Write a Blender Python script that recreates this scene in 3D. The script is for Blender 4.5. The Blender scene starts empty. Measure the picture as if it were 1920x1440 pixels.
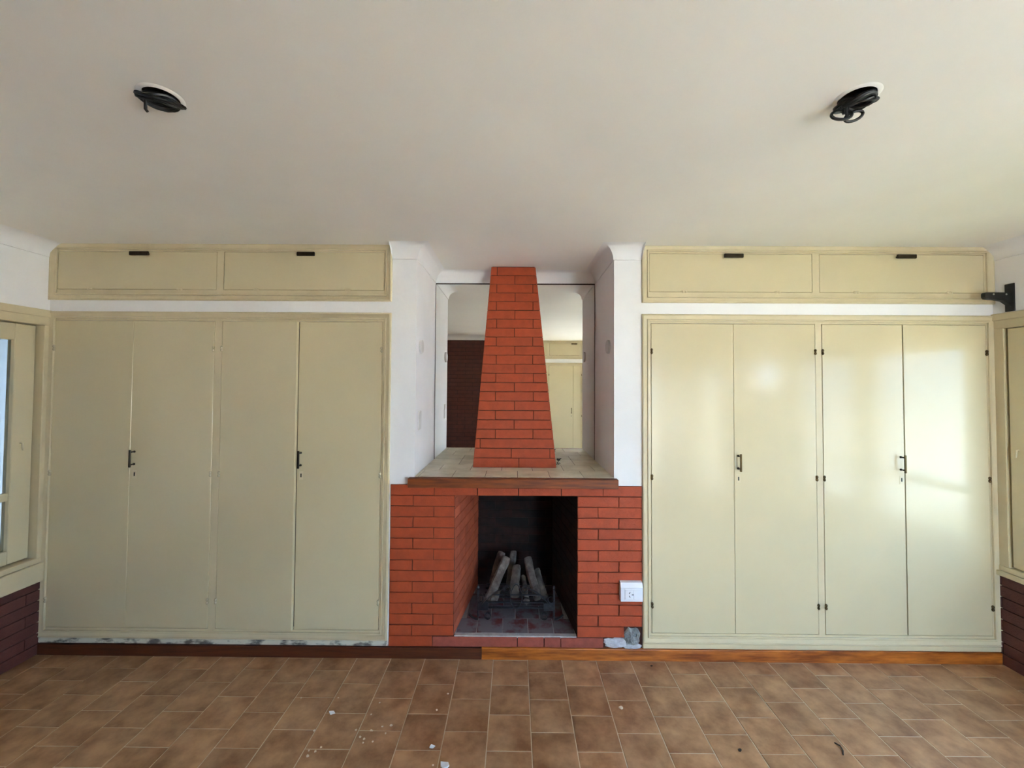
import bpy, bmesh, math, random
from mathutils import Vector, Matrix

random.seed(7)
R = math.radians
scene = bpy.context.scene
COL = scene.collection

# ------------------------------------------------------------------ camera
cam_data = bpy.data.cameras.new('camera')
cam_data.sensor_width = 36.0
cam_data.lens = 774.0 / 1920.0 * 36.0
cam_data.shift_y = -16.0 / 1920.0
cam_data.clip_start = 0.02
cam = bpy.data.objects.new('camera', cam_data)
COL.objects.link(cam)
cam.matrix_world = (Matrix.Translation((0, 0, 1.6)) @ Matrix.Rotation(R(0.35), 4, 'Z')
                    @ Matrix.Rotation(R(91.5), 4, 'X') @ Matrix.Rotation(R(0.35), 4, 'Z'))
scene.camera = cam

# ------------------------------------------------------------------ sky, sun, exposure
world = bpy.data.worlds.new('sky')
scene.world = world
world.use_nodes = True
wn = world.node_tree
wn.nodes.clear()
w_out = wn.nodes.new('ShaderNodeOutputWorld')
w_bg = wn.nodes.new('ShaderNodeBackground')
w_sky = wn.nodes.new('ShaderNodeTexSky')
w_sky.sky_type = 'NISHITA'
w_sky.sun_disc = False
w_sky.sun_elevation = R(48)
w_sky.sun_rotation = R(0)
w_sky.air_density = 1.0
w_sky.dust_density = 4.0
w_sky.ozone_density = 1.0
w_haze = wn.nodes.new('ShaderNodeMixRGB')
w_haze.inputs[0].default_value = 0.55
w_haze.inputs[2].default_value = (0.46, 0.65, 0.98, 1)
w_gain = wn.nodes.new('ShaderNodeVectorMath')
w_gain.operation = 'SCALE'
w_gain.inputs['Scale'].default_value = 0.12
wn.links.new(w_sky.outputs[0], w_gain.inputs[0])
wn.links.new(w_gain.outputs[0], w_haze.inputs[1])
wn.links.new(w_haze.outputs[0], w_bg.inputs[0])
w_bg.inputs[1].default_value = 9.0
wn.links.new(w_bg.outputs[0], w_out.inputs[0])

sun_data = bpy.data.lights.new('sun', 'SUN')
sun_data.energy = 34.0
sun_data.angle = R(1.0)
sun_data.color = (1.0, 0.88, 0.72)
sun = bpy.data.objects.new('sun', sun_data)
COL.objects.link(sun)
sun.location = (1.0, 12.0, 14.0)
sun.rotation_euler = (R(-42), 0, 0)       # from behind the chimney wall: no direct sun indoors

scene.view_settings.view_transform = 'Standard'
scene.view_settings.look = 'None'
scene.view_settings.gamma = 1.0
scene.view_settings.use_curve_mapping = False
scene.view_settings.exposure = 2.8
scene.cycles.use_denoising = True
scene.cycles.max_bounces = 14
scene.cycles.diffuse_bounces = 8
scene.cycles.glossy_bounces = 6
scene.cycles.transparent_max_bounces = 12

# ------------------------------------------------------------------ dimensions (metres)
YF = 2.475           # front wall face
XL, XR = -2.82, 2.86
YB = -1.5            # wall with the far cupboards (behind the viewer)
YK = -0.73           # dark brick wall behind the viewer
ZC = 2.447           # ceiling
NXL, NXR, NY = -0.593, 0.596, 3.06   # niche
SHELF = 1.06
COVE = 0.08

# ------------------------------------------------------------------ mesh helpers
class MB:
    def __init__(self):
        self.v = []; self.f = []
    def add(self, verts, faces):
        o = len(self.v)
        self.v += [tuple(p) for p in verts]
        self.f += [tuple(i + o for i in f) for f in faces]
        return self
    def box(self, x0, x1, y0, y1, z0, z1, bev=0.0, seg=1):
        if bev <= 0:
            v = [(x, y, z) for x in (x0, x1) for y in (y0, y1) for z in (z0, z1)]
            self.add(v, [(0, 1, 3, 2), (4, 6, 7, 5), (0, 4, 5, 1), (2, 3, 7, 6), (0, 2, 6, 4), (1, 5, 7, 3)])
        else:
            bm = bmesh.new()
            bmesh.ops.create_cube(bm, size=1)
            for p in bm.verts:
                p.co = ((x0 + x1) / 2 + p.co.x * (x1 - x0), (y0 + y1) / 2 + p.co.y * (y1 - y0), (z0 + z1) / 2 + p.co.z * (z1 - z0))
            bmesh.ops.bevel(bm, geom=bm.edges[:], offset=bev, segments=seg, profile=0.5, affect='EDGES')
            self.addbm(bm)
        return self
    def addbm(self, bm):
        bm.verts.index_update()
        self.add([p.co[:] for p in bm.verts], [[p.index for p in f.verts] for f in bm.faces])
        bm.free()
    def tube(self, path, r, seg=8, caps=True, closed=False):
        pts = [Vector(p) for p in path]
        n = len(pts)
        rad = r if isinstance(r, (list, tuple)) else [r] * n
        prev = None
        rings = []
        for i, p in enumerate(pts):
            if closed:
                t = (pts[(i + 1) % n] - pts[i - 1])
            else:
                t = pts[min(i + 1, n - 1)] - pts[max(i - 1, 0)]
            t.normalize()
            if prev is None:
                a = Vector((0, 0, 1)) if abs(t.z) < 0.9 else Vector((1, 0, 0))
                u = t.cross(a).normalized()
            else:
                u = (prev - t * prev.dot(t)).normalized()
            prev = u
            w = t.cross(u)
            rings.append([p + (u * math.cos(2 * math.pi * k / seg) + w * math.sin(2 * math.pi * k / seg)) * rad[i] for k in range(seg)])
        verts = [q for ring in rings for q in ring]
        faces = []
        for i in range(n if closed else n - 1):
            j = (i + 1) % n
            for k in range(seg):
                faces.append((i * seg + k, i * seg + (k + 1) % seg, j * seg + (k + 1) % seg, j * seg + k))
        if caps and not closed:
            faces.append(tuple(range(seg - 1, -1, -1)))
            faces.append(tuple((n - 1) * seg + k for k in range(seg)))
        return self.add(verts, faces)
    def lathe(self, c, axis, prof, seg=12):
        """prof: list of (distance along axis, radius)"""
        c = Vector(c); ax = Vector(axis).normalized()
        a = Vector((0, 0, 1)) if abs(ax.z) < 0.9 else Vector((1, 0, 0))
        u = ax.cross(a).normalized(); w = ax.cross(u)
        verts = []
        for d, r in prof:
            for k in range(seg):
                t = 2 * math.pi * k / seg
                verts.append(c + ax * d + (u * math.cos(t) + w * math.sin(t)) * max(r, 1e-5))
        faces = []
        for i in range(len(prof) - 1):
            for k in range(seg):
                faces.append((i * seg + k, i * seg + (k + 1) % seg, (i + 1) * seg + (k + 1) % seg, (i + 1) * seg + k))
        faces.append(tuple(range(seg - 1, -1, -1)))
        faces.append(tuple((len(prof) - 1) * seg + k for k in range(seg)))
        return self.add(verts, faces)
    def strip(self, path, depth, th):
        """flat iron strip: path in (x, z) at y, width along y"""
        pts = [Vector(p) for p in path]
        n = len(pts); verts = []
        for i, p in enumerate(pts):
            t = (pts[min(i + 1, n - 1)] - pts[max(i - 1, 0)]).normalized()
            nn = Vector((-t.z, 0, t.x))
            for a, b in ((-1, -1), (1, -1), (1, 1), (-1, 1)):
                verts.append(p + nn * (a * th / 2) + Vector((0, b * depth / 2, 0)))
        faces = []
        for i in range(n - 1):
            for k in range(4):
                faces.append((i * 4 + k, i * 4 + (k + 1) % 4, i * 4 + 4 + (k + 1) % 4, i * 4 + 4 + k))
        faces += [(3, 2, 1, 0), tuple((n - 1) * 4 + k for k in range(4))]
        return self.add(verts, faces)
    def prism(self, poly, a, b, axis='y'):
        """extrude a closed 2-D polygon along an axis from a to b"""
        n = len(poly)
        def P(p, d):
            if axis == 'y': return (p[0], d, p[1])
            if axis == 'x': return (d, p[0], p[1])
            return (p[0], p[1], d)
        v = [P(p, a) for p in poly] + [P(p, b) for p in poly]
        f = [tuple(range(n)), tuple(range(2 * n - 1, n - 1, -1))]
        f += [(i, i + n, (i + 1) % n + n, (i + 1) % n) for i in range(n)]
        return self.add(v, f)
    def piece(self, corners, normal, depth, cham):
        """brick or tile: 4 front corners (ordered round), chamfered front, closed sides, going back by depth"""
        c = [Vector(p) for p in corners]
        nrm = Vector(normal).normalized()
        m = len(c)
        ctr = sum(c, Vector()) / m
        front = []
        for i in range(m):
            e0 = (c[i - 1] - c[i]).normalized(); e1 = (c[(i + 1) % m] - c[i]).normalized()
            front.append(c[i] + (e0 + e1) * cham)
        mid = [p - nrm * cham for p in c]
        back = [p - nrm * depth for p in c]
        v = back + mid + front
        f = []
        for i in range(m):
            j = (i + 1) % m
            f.append((i, j, m + j, m + i)); f.append((m + i, m + j, 2 * m + j, 2 * m + i))
        f.append(tuple(2 * m + i for i in range(m)))
        return self.add(v, f)

def fix_normals(me):
    bm = bmesh.new(); bm.from_mesh(me)
    bmesh.ops.recalc_face_normals(bm, faces=bm.faces[:])
    bm.to_mesh(me); bm.free()

WLOC = {}
def obj(name, mb, mat, parent=None, origin=None, smooth=False):
    """link one mesh object; geometry in mb is in world coordinates"""
    ploc = WLOC[parent.name] if parent is not None else Vector((0, 0, 0))
    if origin is None:
        if parent is not None:
            origin = ploc
        else:
            xs = [p[0] for p in mb.v]; ys = [p[1] for p in mb.v]; zs = [p[2] for p in mb.v]
            origin = Vector(((min(xs) + max(xs)) / 2, (min(ys) + max(ys)) / 2, min(zs)))
    origin = Vector(origin)
    me = bpy.data.meshes.new(name)
    me.from_pydata([Vector(p) - origin for p in mb.v], [], mb.f)
    fix_normals(me)
    if smooth:
        for p in me.polygons: p.use_smooth = True
        try:
            me.set_sharp_from_angle(angle=R(35))
        except Exception:
            pass
    me.materials.append(mat)
    o = bpy.data.objects.new(name, me)
    COL.objects.link(o)
    o.parent = parent
    o.location = origin - ploc
    WLOC[o.name] = origin
    return o

def thing(name, label, cat, loc, group=None):
    o = bpy.data.objects.new(name, None)
    o.empty_display_size = 0.1
    COL.objects.link(o)
    o.location = loc
    WLOC[o.name] = Vector(loc)
    return tag(o, label, cat, group)

def tag(o, label, cat, group=None):
    o['label'] = label; o['category'] = cat
    if group: o['group'] = group
    return o

def struct(o):
    o['kind'] = 'structure'
    return o

def stuff(o):
    o['kind'] = 'stuff'
    return o

# ------------------------------------------------------------------ materials
def srgb(r, g, b):
    def c(u):
        u /= 255.0
        return u / 12.92 if u <= 0.04045 else ((u + 0.055) / 1.055) ** 2.4
    return (c(r), c(g), c(b), 1.0)

def mat(name, col, rough=0.5, var=0.06, vscale=3.0, col2=None, lo=0.35, hi=0.65, metal=0.0, bump=0.0, bscale=60.0,
        detail=4.0, spec=0.5, coat=0.0, coat_rough=0.1, rnd=0.0, rvar=0.0, stretch=None):
    m = bpy.data.materials.new(name)
    m.use_nodes = True
    nt = m.node_tree; N = nt.nodes; L = nt.links
    b = N['Principled BSDF']
    b.inputs['Roughness'].default_value = rough
    b.inputs['Metallic'].default_value = metal
    b.inputs['Specular IOR Level'].default_value = spec
    b.inputs['Coat Weight'].default_value = coat
    b.inputs['Coat Roughness'].default_value = coat_rough
    geo = N.new('ShaderNodeNewGeometry')
    vec = geo.outputs['Position']
    if stretch:
        mp = N.new('ShaderNodeMapping'); mp.inputs['Scale'].default_value = stretch
        L.new(vec, mp.inputs['Vector']); vec = mp.outputs['Vector']
    nz = N.new('ShaderNodeTexNoise')
    nz.inputs['Scale'].default_value = vscale; nz.inputs['Detail'].default_value = detail
    nz.inputs['Roughness'].default_value = 0.6
    L.new(vec, nz.inputs['Vector'])
    if rnd > 0:
        oi = N.new('ShaderNodeObjectInfo')
        ad = N.new('ShaderNodeVectorMath'); ad.operation = 'ADD'
        sc = N.new('ShaderNodeVectorMath'); sc.operation = 'SCALE'; sc.inputs['Scale'].default_value = 13.0
        cb = N.new('ShaderNodeCombineXYZ')
        for k in range(3): L.new(oi.outputs['Random'], cb.inputs[k])
        L.new(cb.outputs[0], sc.inputs[0]); L.new(sc.outputs[0], ad.inputs[1]); L.new(vec, ad.inputs[0])
        L.new(ad.outputs[0], nz.inputs['Vector'])
    ramp = N.new('ShaderNodeValToRGB')
    ramp.color_ramp.elements[0].position = lo; ramp.color_ramp.elements[1].position = hi
    if col2 is None:
        c1 = tuple(x * (1 - var) for x in col[:3]) + (1,); c2 = tuple(min(1, x * (1 + var)) for x in col[:3]) + (1,)
    else:
        c1, c2 = col, col2
    ramp.color_ramp.elements[0].color = c1; ramp.color_ramp.elements[1].color = c2
    L.new(nz.outputs['Fac'], ramp.inputs['Fac'])
    out = ramp.outputs['Color']
    if rnd > 0:
        hsv = N.new('ShaderNodeHueSaturation')
        mr = N.new('ShaderNodeMapRange')
        mr.inputs['To Min'].default_value = 1 - rnd; mr.inputs['To Max'].default_value = 1 + rnd
        L.new(oi.outputs['Random'], mr.inputs['Value']); L.new(mr.outputs[0], hsv.inputs['Value'])
        L.new(out, hsv.inputs['Color']); out = hsv.outputs['Color']
    L.new(out, b.inputs['Base Color'])
    if rvar > 0:
        mr2 = N.new('ShaderNodeMapRange')
        mr2.inputs['To Min'].default_value = max(0.02, rough - rvar); mr2.inputs['To Max'].default_value = rough + rvar
        L.new(nz.outputs['Fac'], mr2.inputs['Value']); L.new(mr2.outputs[0], b.inputs['Roughness'])
    if bump > 0:
        nb = N.new('ShaderNodeTexNoise'); nb.inputs['Scale'].default_value = bscale; nb.inputs['Detail'].default_value = 3
        L.new(geo.outputs['Position'], nb.inputs['Vector'])
        bp = N.new('ShaderNodeBump'); bp.inputs['Strength'].default_value = bump; bp.inputs['Distance'].default_value = 0.01
        L.new(nb.outputs['Fac'], bp.inputs['Height']); L.new(bp.outputs['Normal'], b.inputs['Normal'])
    return m

M = {}
M['plaster'] = mat('white_plaster', srgb(232, 231, 231), 0.75, 0.03, 2.0, bump=0.08, bscale=25)
M['ceiling'] = mat('ceiling_paint', srgb(236, 233, 227), 0.8, 0.03, 1.2, bump=0.05, bscale=18)
M['cream'] = mat('cream_enamel', srgb(205, 192, 157), 0.17, 0.03, 1.5, bump=0.008, bscale=40, spec=0.5)
M['cream_trim'] = mat('cream_enamel_trim', srgb(204, 190, 155), 0.35, 0.04, 6.0, bump=0.03, bscale=70)
M['cream_worn'] = mat('worn_cream_enamel', srgb(92, 90, 84), 0.6, col2=srgb(205, 203, 186), lo=0.38, hi=0.5, vscale=9, bump=0.15, bscale=60, stretch=(1, 1, 2.2))
M['brick'] = mat('painted_terracotta_brick', srgb(165, 66, 30), 0.68, 0.12, 18, bump=0.25, bscale=130, rnd=0.06, detail=6)
M['brick_hearth'] = mat('dusty_terracotta_brick', srgb(150, 72, 56), 0.7, 0.15, 22, bump=0.25, bscale=120, rnd=0.07, detail=6)
M['joint'] = mat('dark_painted_joint', srgb(62, 25, 15), 0.9, 0.15, 30, bump=0.2, bscale=150)
M['soot_shade'] = mat('sooty_shaded_brick', srgb(15, 9, 8), 0.95, col2=srgb(52, 22, 15), lo=0.4, hi=0.75, vscale=5, bump=0.2, bscale=90, rnd=0.08)  # sooty back; the right wall's shadow is in this colour too
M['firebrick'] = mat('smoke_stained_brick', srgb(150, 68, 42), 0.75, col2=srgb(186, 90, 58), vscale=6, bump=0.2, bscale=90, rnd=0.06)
M['dark_brick'] = mat('dark_red_painted_brick', srgb(86, 44, 36), 0.66, 0.18, 14, bump=0.25, bscale=110, rnd=0.12, detail=6)
M['dark_joint'] = mat('dark_brick_joint', srgb(40, 22, 20), 0.9, 0.1, 20)
M['tile'] = mat('mottled_brown_floor_tile', srgb(130, 90, 60), 0.32, col2=srgb(184, 144, 106), lo=0.32, hi=0.68, vscale=9, bump=0.03, bscale=50, rnd=0.07, detail=5, rvar=0.08)
M['grout'] = mat('pale_grout', srgb(208, 192, 168), 0.9, 0.12, 8)
M['shelf_tile'] = mat('buff_shelf_tile', srgb(196, 186, 158), 0.45, col2=srgb(222, 214, 190), vscale=8, bump=0.05, bscale=60, rnd=0.05)
M['shelf_joint'] = mat('dirty_tile_joint', srgb(90, 76, 58), 0.9, 0.1, 20)
M['hearth_tile'] = mat('ash_covered_hearth_tile', srgb(96, 40, 38), 0.8, col2=srgb(112, 104, 110), lo=0.36, hi=0.5, vscale=8, bump=0.15, bscale=60, rnd=0.05)
M['ash'] = mat('pale_ash_mortar', srgb(170, 166, 164), 0.9, 0.12, 30, bump=0.3, bscale=90)
M['wood'] = mat('stained_mantel_wood', srgb(92, 40, 6), 0.6, col2=srgb(140, 68, 12), vscale=5, stretch=(1.2, 8, 14), bump=0.08, bscale=40, detail=6)
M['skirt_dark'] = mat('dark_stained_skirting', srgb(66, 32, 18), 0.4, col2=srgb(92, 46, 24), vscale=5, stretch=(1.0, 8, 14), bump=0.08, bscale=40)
M['skirt'] = mat('worn_orange_skirting', srgb(120, 56, 14), 0.4, col2=srgb(196, 112, 40), vscale=4, stretch=(1.1, 8, 9), bump=0.1, bscale=40, detail=6)
M['cement'] = mat('rough_grey_cement', srgb(105, 108, 108), 0.95, col2=srgb(158, 160, 158), vscale=25, bump=0.6, bscale=70)
M['chalk'] = mat('white_plaster_filler', srgb(190, 192, 198), 0.95, 0.15, 30, bump=0.4, bscale=70)
M['bronze'] = mat('aged_bronze', srgb(92, 76, 48), 0.35, 0.2, 40, metal=0.85)
M['bronze_dark'] = mat('dark_bronze', srgb(50, 42, 30), 0.45, 0.2, 40, metal=0.7)
M['brass'] = mat('pale_brass', srgb(214, 202, 172), 0.25, 0.1, 60, metal=0.35)
M['keyhole'] = mat('keyhole_black', srgb(22, 20, 18), 0.7, 0.1, 20)
M['interior'] = mat('cupboard_interior', srgb(70, 54, 38), 0.8, 0.1, 8)
M['iron'] = mat('wrought_iron', srgb(62, 64, 68), 0.36, 0.25, 40, metal=0.8, bump=0.15, bscale=150)
M['log'] = mat('ash_grey_log', srgb(62, 54, 50), 0.9, col2=srgb(140, 130, 122), lo=0.3, hi=0.75, vscale=16, bump=0.6, bscale=60, rnd=0.15, detail=7)
M['log_end'] = mat('burnt_log_end', srgb(44, 40, 38), 0.9, col2=srgb(150, 142, 138), lo=0.3, hi=0.8, vscale=40, bump=0.4, bscale=90)
M['cable'] = mat('black_cable_sheath', srgb(14, 15, 17), 0.38, 0.1, 30)
M['bracket'] = mat('black_bracket_paint', srgb(20, 19, 23), 0.5, 0.1, 30)
M['screw'] = mat('zinc_screw', srgb(190, 190, 186), 0.35, 0.1, 60, metal=0.7)
M['plastic'] = mat('white_plastic', srgb(224, 226, 232), 0.35, 0.02, 20)
M['cover'] = mat('off_white_cover', srgb(205, 203, 200), 0.5, 0.04, 20)
M['chip'] = mat('white_paint_flake', srgb(225, 228, 232), 0.8, 0.05, 60)
M['crumb'] = mat('pale_plaster_crumb', srgb(214, 200, 180), 0.9, 0.08, 60)
M['twig'] = mat('dry_dark_twig', srgb(52, 42, 32), 0.8, 0.2, 60)
M['ground'] = mat('pale_terrace_paving', srgb(186, 182, 174), 0.9, 0.1, 1.5)
M['outer_grey'] = mat('blocker_grey', srgb(120, 128, 132), 0.9, 0.05, 1.0)
M['bounce_damper'] = mat('bounce_damper_green', srgb(92, 100, 62), 0.9, 0.2, 9)
M['outer'] = mat('outer_render', srgb(200, 196, 188), 0.9, 0.05, 1.0)

mm = bpy.data.materials.new('mirror_silver'); mm.use_nodes = True
bb = mm.node_tree.nodes['Principled BSDF']
bb.inputs['Base Color'].default_value = (0.86, 0.87, 0.84, 1); bb.inputs['Metallic'].default_value = 1; bb.inputs['Roughness'].default_value = 0.015
M['mirror'] = mm
M['mirror_edge'] = mat('mirror_edge', srgb(52, 40, 28), 0.8, 0.1, 20)

gm = bpy.data.materials.new('window_glass'); gm.use_nodes = True
gn = gm.node_tree.nodes; gl = gm.node_tree.links
gn.clear()
g_out = gn.new('ShaderNodeOutputMaterial'); g_mix = gn.new('ShaderNodeMixShader')
g_tr = gn.new('ShaderNodeBsdfTransparent'); g_gl = gn.new('ShaderNodeBsdfGlossy'); g_fr = gn.new('ShaderNodeLayerWeight')
g_tr.inputs[0].default_value = (0.93, 0.96, 0.95, 1); g_gl.inputs['Roughness'].default_value = 0.03; g_fr.inputs[0].default_value = 0.5
g_pw = gn.new('ShaderNodeMath'); g_pw.operation = 'POWER'; g_pw.inputs[1].default_value = 4.0
g_ma = gn.new('ShaderNodeMath'); g_ma.operation = 'MULTIPLY_ADD'; g_ma.inputs[1].default_value = 0.8; g_ma.inputs[2].default_value = 0.03
gl.new(g_fr.outputs['Facing'], g_pw.inputs[0]); gl.new(g_pw.outputs[0], g_ma.inputs[0])
gl.new(g_ma.outputs[0], g_mix.inputs[0]); gl.new(g_tr.outputs[0], g_mix.inputs[1]); gl.new(g_gl.outputs[0], g_mix.inputs[2])
gl.new(g_mix.outputs[0], g_out.inputs[0])
M['glass'] = gm
gd = gm.copy(); gd.name = 'dimmed_window_glass'  # panes darkened to cut daylight from the side windows
for nd in gd.node_tree.nodes:
    if nd.type == 'BSDF_TRANSPARENT': nd.inputs[0].default_value = (0.35, 0.385, 0.41, 1)
M['glass_dimmed'] = gd

# ================================================================== THE SETTING
# ---- floor: 20 cm tiles in running bond, each tile of the visible strip its own piece
mb = MB().box(XL - 0.2, XR + 0.2, YB - 0.2, 3.35, -0.12, -0.0022)
floor = struct(obj('floor', mb, M['grout'], origin=(0, 0, 0)))
G = 0.0022
tile_cache = {}
def floor_tile_mesh(w, d):
    key = (round(w, 4), round(d, 4))
    if key not in tile_cache:
        t = MB().piece([(G, G, 0), (w - G, G, 0), (w - G, d - G, 0), (G, d - G, 0)], (0, 0, 1), 0.006, 0.001)
        me = bpy.data.meshes.new('floor_tile'); me.from_pydata(t.v, [], t.f); fix_normals(me); me.materials.append(M['tile'])
        tile_cache[key] = me
    return tile_cache[key]
rest = MB()
for ci in range(-15, 15):
    x0 = 0.086 + 0.2 * ci; x1 = x0 + 0.2
    xa, xb = max(x0, XL), min(x1, XR)
    if xb - xa < 0.01: continue
    off = 2.354 if ci % 2 == 0 else 2.254
    for rj in range(-20, 2):
        y0 = off + 0.2 * rj; y1 = y0 + 0.2
        ya, yb = max(y0, YB), min(y1, YF)
        if yb - ya < 0.01: continue
        if yb > 1.56:
            o = bpy.data.objects.new('floor_tile', floor_tile_mesh(xb - xa, yb - ya))
            COL.objects.link(o); o.parent = floor; o.location = (xa, ya, random.uniform(-0.0005, 0.0004))
        else:
            rest.piece([(xa + G, ya + G, 0), (xb - G, ya + G, 0), (xb - G, yb - G, 0), (xa + G, yb - G, 0)], (0, 0, 1), 0.006, 0.001)
stuff(obj('floor_tile_field', rest, M['tile'], floor))

# ---- ceiling with two round openings for lamps
HOLES = [(-1.045, 1.188), (0.990, 1.182)]
HR = 0.045
def holed_panel(mbx, u0, u1, v0, v1, cu, cv, r, place, seg=32):
    """rectangle with a round hole; place(u, v) -> 3-D point"""
    ring = []; rim = []
    for k in range(seg):
        t = 2 * math.pi * (k + 0.5) / seg
        c, s = math.cos(t), math.sin(t)
        ring.append(place(cu + r * c, cv + r * s))
        kx = ((u1 - cu) / c if c > 0 else (u0 - cu) / c) if abs(c) > 1e-9 else 1e9
        ky = ((v1 - cv) / s if s > 0 else (v0 - cv) / s) if abs(s) > 1e-9 else 1e9
        m = min(kx, ky)
        rim.append(place(cu + m * c, cv + m * s))
    f = [(k, (k + 1) % seg, seg + (k + 1) % seg, seg + k) for k in range(seg)]
    mbx.add(ring + rim, f)
    for (a, b) in ((u0, v0), (u1, v0), (u1, v1), (u0, v1)):      # corner triangles
        ds = sorted(range(seg), key=lambda k: (Vector(rim[k]) - Vector(place(a, b))).length)[:2]
        mbx.add([place(a, b), rim[ds[0]], rim[ds[1]]], [(0, 1, 2)])
    return ring
mb = MB()
h = 0.2
def cp(u, v): return (u, v, ZC)
ya, yb = HOLES[0][1] - h, HOLES[0][1] + h
def rect(mbx, x0, x1, y0, y1): mbx.add([cp(x0, y0), cp(x1, y0), cp(x1, y1), cp(x0, y1)], [(0, 3, 2, 1)])
rect(mb, XL - 0.05, XR + 0.05, YB - 0.2, ya); rect(mb, XL - 0.05, XR + 0.05, yb, 3.2)
rect(mb, XL - 0.05, HOLES[0][0] - h, ya, yb); rect(mb, HOLES[0][0] + h, HOLES[1][0] - h, ya, yb); rect(mb, HOLES[1][0] + h, XR + 0.05, ya, yb)
for (hx, hy) in HOLES:
    holed_panel(mb, hx - h, hx + h, ya, yb, hx, hy, HR, cp)
ceiling = struct(obj('ceiling', mb, M['ceiling'], origin=(0, 0, ZC)))
for (hx, hy) in HOLES:
    b = MB().lathe((hx, hy, ZC), (0, 0, 1), [(0.001, HR + 0.003), (0.05, HR + 0.003)], 28)
    b.f = [f for f in b.f if len(f) == 4 or max(f) >= 28 * 1 and min(f) >= 28]
    obj('ceiling_box', b, M['interior'], ceiling)
    rr = MB().lathe((hx, hy, ZC), (0, 0, -1), [(-0.004, HR - 0.001), (0.0035, HR), (0.0035, HR + 0.006), (0.0, HR + 0.012)], 32)
    rr.f = [f for f in rr.f if len(f) == 4]
    obj('plaster_rim', rr, M['ceiling'], ceiling, smooth=True)
mb = MB().box(XL - 0.3, XR + 0.3, YB - 0.3, 3.4, 2.52, 2.75)
roof = struct(obj('ceiling_slab', mb, M['outer']))

# ---- front wall: piers beside the niche, niche back, bands between cupboards
mb = MB()
mb.box(-0.742, NXL, YF, 3.2, 0, ZC)
mb.box(NXR, 0.762, YF, 3.2, 0, ZC)
mb.box(NXL, NXR, NY, 3.2, 1.0, ZC)
mb.box(XL, -0.742, YF, 2.62, 2.03, 2.115)
mb.box(0.762, XR, YF, 2.62, 2.03, 2.115)
mb.box(XL, -0.742, YF + 0.001, 2.62, 0, 0.075)
mb.box(0.762, XR, YF + 0.001, 2.62, 0, 0.075)
mb.box(XL - 0.2, XR + 0.2, 3.2, 3.35, 0, 2.55)
wall_front = struct(obj('wall_front', mb, M['plaster'], origin=(0, YF, 0)))

# ---- cove mouldings
def cove_profile():
    pr = [(0.0, ZC - COVE - 0.004), (0.006, ZC - COVE - 0.002), (0.006, ZC - COVE + 0.002)]
    for k in range(9):
        t = math.pi / 2 * k / 8
        pr.append((0.006 + COVE * (1 - math.cos(t)), ZC - COVE + COVE * math.sin(t) + 0.0005))
    return pr
def sweep(path, prof, side=1):
    """sweep (offset, z) along a plan polyline; offset goes to the left (side=1) of the walking direction"""
    m = MB(); n = len(path); rings = []
    P = [Vector((p[0], p[1])) for p in path]
    def nrm(a, b):
        d = (b - a).normalized(); return Vector((-d.y, d.x)) * side
    for i in range(n):
        if i == 0: o = nrm(P[0], P[1])
        elif i == n - 1: o = nrm(P[-2], P[-1])
        else:
            a, b = nrm(P[i - 1], P[i]), nrm(P[i], P[i + 1]); o = (a + b) / (1 + a.dot(b))
        rings.append([(P[i].x + o.x * d, P[i].y + o.y * d, z) for d, z in prof])
    k = len(prof); v = [q for r_ in rings for q in r_]
    f = [(i * k + j, i * k + j + 1, (i + 1) * k + j + 1, (i + 1) * k + j) for i in range(n - 1) for j in range(k - 1)]
    f += [tuple(range(k)), tuple((n - 1) * k + j for j in range(k - 1, -1, -1))]
    return m.add(v, f)
mb = sweep([(-0.742, YF), (NXL, YF), (NXL, NY), (NXR, NY), (NXR, YF), (0.762, YF)], cove_profile(), -1)
struct(obj('trim_1', mb, M['plaster'], smooth=True))
mb = sweep([(0.0, YB), (0.0, YK), (XL, YK), (XL, YF)], cove_profile(), -1)
struct(obj('trim_2', mb, M['plaster'], smooth=True))
mb = sweep([(XR, YF), (XR, YB)], cove_profile(), -1)
struct(obj('trim_3', mb, M['plaster'], smooth=True))

# ---- side walls (openings for the windows are left free)
def brick_rows(place, u0, u1, z0, z1, normal, depth=0.012, L=0.25, hgt=0.063, g=0.0022, cham=0.0016):
    """yield corner lists of running-bond bricks on a flat wall; place(u, z) -> point of the face"""
    n = int(round((z1 - z0) / hgt)); hh = (z1 - z0) / n
    for k in range(n):
        za, zb = z0 + k * hh + g, z0 + (k + 1) * hh - g
        u = u0 - (L / 2 if k % 2 else 0)
        while u < u1:
            a, b = max(u, u0) + g, min(u + L, u1) - g
            if b - a > 0.006:
                yield a, b, [place(a, za), place(b, za), place(b, zb), place(a, zb)]
            u += L

# left wall
W1 = (1.845, 2.44)                 # window_1 opening in y
W1Z = (0.50, 1.965)
mb = MB()
X0 = XL - 0.2
mb.box(X0, XL, YB - 0.2, 3.35, 0, W1Z[0]); mb.box(X0, XL, YB - 0.2, 3.35, W1Z[1], 2.55)
mb.box(X0, XL, YB - 0.2, W1[0] - 0.02, W1Z[0], W1Z[1]); mb.box(X0, XL, W1[1] + 0.02, 3.35, W1Z[0], W1Z[1])
wall_left = struct(obj('wall_left', mb, M['plaster'], origin=(XL, 0, 0)))
obj('brick_backing', MB().box(XL, XL + 0.006, YK, YF, 0, 0.445), M['dark_joint'], wall_left)
rest = MB()
for a, b, c in brick_rows(lambda u, z: (XL + 0.014, u, z), YK, YF, 0.0, 0.445, (1, 0, 0)):
    if b > 1.9: obj('brick', MB().piece(c, (1, 0, 0), 0.011, 0.0016), M['dark_brick'], wall_left)
    else: rest.piece(c, (1, 0, 0), 0.011, 0.0016)
stuff(obj('brick_field', rest, M['dark_brick'], wall_left))

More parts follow.
